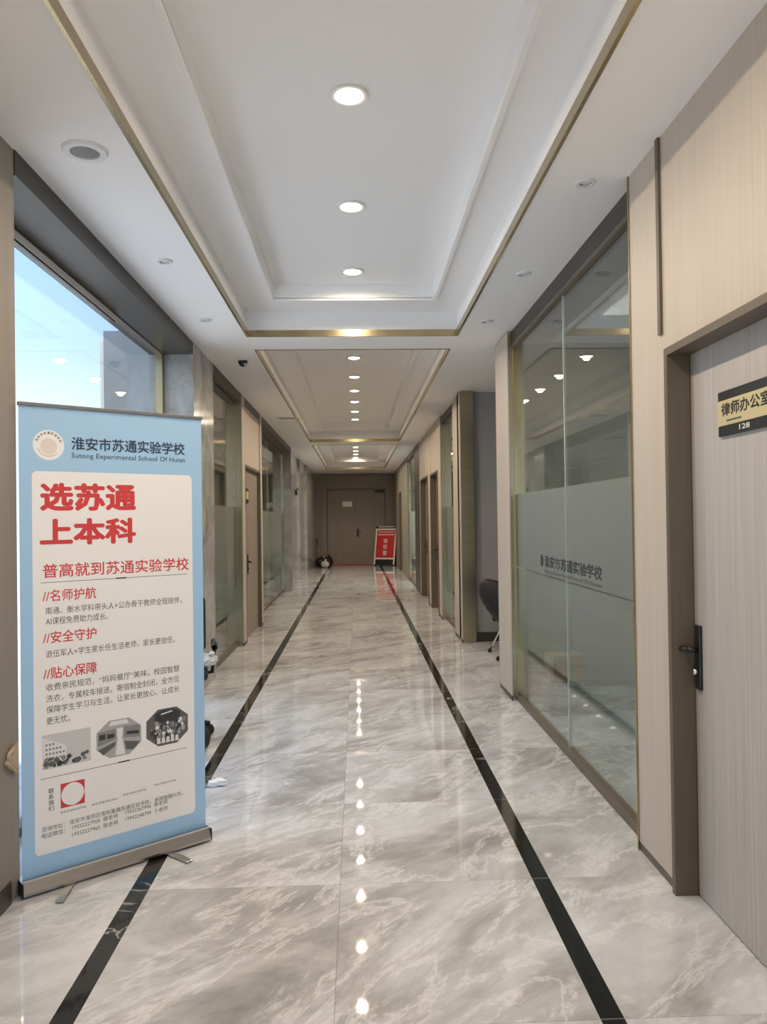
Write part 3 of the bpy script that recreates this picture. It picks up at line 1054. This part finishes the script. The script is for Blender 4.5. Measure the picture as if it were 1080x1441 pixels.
for v in mb.bm.verts:
    v.co.z = max(v.co.z, .001)
    v.co.y *= .4 + .9 * (v.co.x + .05) / .1
mb.build('scrap', 'paper', ps)
MB().path([(-.04, 0, .01), (-.075, .015, .005), (-.11, .0, .004), (-.14, -.03, .004)], .002).build('string', 'paper', ps)

# ------------------------------------------------------------------ chair in the recess
ch = thing('armchair', 'black shell armchair on chrome legs in the right recess', 'armchair', (1.72, 8.3, 0))
sh = MB()
NY, rows = 13, []
prof = [(.16, .305), (-.06, .30), (-.20, .345), (-.30, .47), (-.385, .60), (-.415, .70), (-.40, .80), (-.375, .825)]
for j in range(NY):
    s = -1 + 2 * j / (NY - 1)
    row_o, row_i = [], []
    for i, (x, z) in enumerate(prof):
        wdt = .27 if i < 3 else .27 - .02 * (i - 3)
        wrap = abs(s) ** 3 * (.10 + .03 * min(i, 4))
        zz = z - (abs(s) ** 4) * (.05 if i > 5 else 0)
        row_o.append(sh.bm.verts.new((x + wrap, s * wdt, zz)))
        row_i.append(sh.bm.verts.new((x + wrap + .045, s * (wdt - .03), zz + (.05 if i < 3 else .018))))
    rows.append((row_o, row_i))
P_ = len(prof)
for j in range(NY - 1):
    (a, ai), (b, bi) = rows[j], rows[j + 1]
    for i in range(P_ - 1):
        sh.bm.faces.new((a[i], a[i + 1], b[i + 1], b[i]))
        sh.bm.faces.new((ai[i], bi[i], bi[i + 1], ai[i + 1]))
    sh.bm.faces.new((a[0], b[0], bi[0], ai[0]))
    sh.bm.faces.new((a[-1], ai[-1], bi[-1], b[-1]))
for (a, ai) in (rows[0], rows[-1]):
    for i in range(P_ - 1):
        sh.bm.faces.new((a[i], ai[i], ai[i + 1], a[i + 1]))
o = sh.build('shell', 'fabric', ch, True)
md = o.modifiers.new('soften', 'SUBSURF')
md.levels = md.render_levels = 2
auto_smooth(MB().box(-.14, .30, -.24, .24, .36, .44, .035, 4).build('seat_cushion', 'fabric', ch))
for s in (-1, 1):
    auto_smooth(MB().box(-.22, .26, s * .27 - .03, s * .27 + .03, .34, .62, .028, 4).build('arm', 'fabric', ch))
    for e in (-1, 1):
        lg = MB().tube((.02 + e * .13, s * .17, .335), (.02 + e * .27, s * .25, .03), .011).build('leg', 'chrome', ch, True)
        MB().lathe([(.018, 0), (.022, .006), (.022, .03), (.012, .04)], (.02 + e * .275, s * .253, 0), 14).build('leg_foot', 'rubber', lg, True)

# ------------------------------------------------------------------ behind the right glass
wpk = thing('water_bottle_pack', 'shrink wrapped pack of clear water bottles behind the large right glass', 'bottled water', (1.58, 5.86, 0), .15)
bprof = [(.028, 0), (.032, .004), (.032, .07), (.029, .078), (.032, .086), (.032, .15), (.027, .18), (.013, .205), (.0125, .222)]
bot = cap = None
for i in range(4):
    for j in range(3):
        lc = (-.105 + i * .069, -.07 + j * .069, 0)
        if bot is None:
            bot = auto_smooth(MB().lathe(bprof, n=18).build('bottle', 'water', wpk))
            cap = MB().lathe([(.0145, .215), (.0145, .236), (.012, .238)], n=16).build('bottle_cap', 'capblue', bot)
            bot.location = lc
        else:
            c2 = bot.copy()
            C.objects.link(c2)
            c2.parent = wpk
            c2.location = lc
            k2 = cap.copy()
            C.objects.link(k2)
            k2.parent = c2
mb = MB().box(-.145, .145, -.112, .112, .002, .243, .01)
crumple(mb, .010, 21, 2)
mb.build('shrink_wrap', 'wrap', wpk)
cbx = thing('cardboard_box', 'small brown cardboard box on top of the water bottle pack', 'box', (1.58, 5.86, .252), .12)
MB().box(-.13, .13, -.10, .10, 0, .20, .003).build('box_body', 'card', cbx)
MB().box(-.1305, .1305, -.02, .02, .001, .2008).build('packing_tape', 'kraft', cbx)

# ------------------------------------------------------------------ far end things
asd = thing('poster_stand', 'leaning red and white poster stand reading meeting room by the end door', 'sign stand', (.86, 24.9, 0), -.42)
tilt = Matrix.Rotation(math.radians(-13), 4, 'X')


def T3(u, v, w_):
    return tilt @ Vector((u, -w_, v))


def slab(mb, u0, u1, v0, v1, w0, w1):
    mb.prism([T3(u0, v0, w0), T3(u1, v0, w0), T3(u1, v1, w0), T3(u0, v1, w0)], T3(0, 0, w1) - T3(0, 0, w0))


mb = MB()
for (u0, u1, v0, v1) in ((-.36, -.315, .02, 1.22), (.315, .36, .02, 1.22), (-.315, .315, 1.17, 1.22), (-.315, .315, .20, .25)):
    slab(mb, u0, u1, v0, v1, .0, .03)
mb.build('frame', 'signwhite', asd)
mb = MB()
slab(mb, -.315, .315, .25, 1.17, .005, .020)
brd = mb.build('board', 'signred', asd)
sf = lambda u, v, w_: tuple(T3(u, v, .0205 + w_))
for k, chh in enumerate('会议室'):
    text('board_lettering', chh, (-.075, .74 - k * .20, .075, .89 - k * .20), 'signwhite', brd, sf, .02)
text('board_header', '淮安市苏通实验学校', (-.27, 1.075, .27, 1.135), 'signwhite', brd, sf, .01)
mb = MB()
slab(mb, -.28, .28, 1.0, 1.03, .0205, .0215)
mb.build('board_rule', 'signwhite', brd)
mb = MB()
slab(mb, -.34, .34, 1.22, 1.245, 0, .03)
slab(mb, -.36, -.29, 1.22, 1.29, 0, .03)
slab(mb, .29, .36, 1.22, 1.29, 0, .03)
mb.build('top_clip', 'black', asd)
mb = MB()
slab(mb, -.28, .28, 1.27, 1.295, .005, .025)
mb.build('top_handle', 'signwhite', asd)
mb = MB()
mb.box(-.34, .34, -.05, .32, 0, .04, .004)
slab(mb, -.31, .31, .03, .2, .005, .02)
mb.build('foot_plate', 'black', asd)
mb = MB()
for u in (-.3, .3):
    mb.tube(T3(u, 1.0, -.01), (u, .36, .02), .012)
mb.build('back_strut', 'black', asd)

bn2 = thing('waste_bin', 'black waste bin standing behind the red poster stand', 'waste bin', (1.08, 25.3, 0))
auto_smooth(MB().lathe([(.115, 0), (.13, .02), (.145, .62), (.15, .66), (.13, .67)], n=28).build('bin_body', 'rubber', bn2))
auto_smooth(MB().lathe([(.152, .655), (.152, .675), (.10, .73), (.02, .75)], n=28).build('bin_lid', 'black', bn2))
dm = MB().box(-.98, .50, 25.16, 25.53, .001, .012, .003).build('door_mat', 'mat')
tag(dm, 'thin red mat lying in front of the double door', 'mat')
MB().box(-.98, .50, 25.50, 25.535, .0125, .016).build('mat_edge', 'tan', dm)
dm.location = (0, 0, 0)


def lump(name, label, cat, loc, r, sc, mat, seed, amt):
    t = thing(name, label, cat, loc)
    mb = MB().ball((0, 0, r * sc[2] * .97), r, sc, 22, 14)
    crumple(mb, amt, seed, 0)
    for v in mb.bm.verts:
        v.co.z = max(0.0, v.co.z)
    auto_smooth(mb.build('bag_body', mat, t), 25)
    MB().tube((0, 0, r * sc[2] * 1.85), (.02, 0, r * sc[2] * 1.85 + .07), .012, .03).build('bag_neck', mat, t, True)
    return t


lump('bin_bag', 'black bin bag at the far left wall, under the pale plastic bag', 'bin bag', (-1.16, 24.55, 0), .17, (1.15, 1.1, .9), 'binbag', 31, .012)
lump('bin_bag', 'black bin bag beside the left edge of the double door', 'bin bag', (-.93, 24.95, 0), .15, (1.0, 1.0, 1.1), 'binbag', 32, .012)
lump('plastic_bag', 'pale crumpled plastic bag lying against the far left bin bag', 'plastic bag', (-1.02, 24.25, 0), .11, (1.2, .9, .95), 'silverbag', 33, .014)
br = thing('broom', 'thin handled broom leaning by the far left end of the corridor', 'broom', (-1.22, 25.25, 0))
MB().tube((0, 0, .08), (-.10, .28, .85), .012).build('handle', 'alu', br, True)
MB().tube((-.085, .238, .74), (-.105, .295, .90), .018).build('grip', 'black', br, True)
MB().box(-.15, .15, -.03, .03, 0, .1, .006).build('broom_head', 'rubber', br)
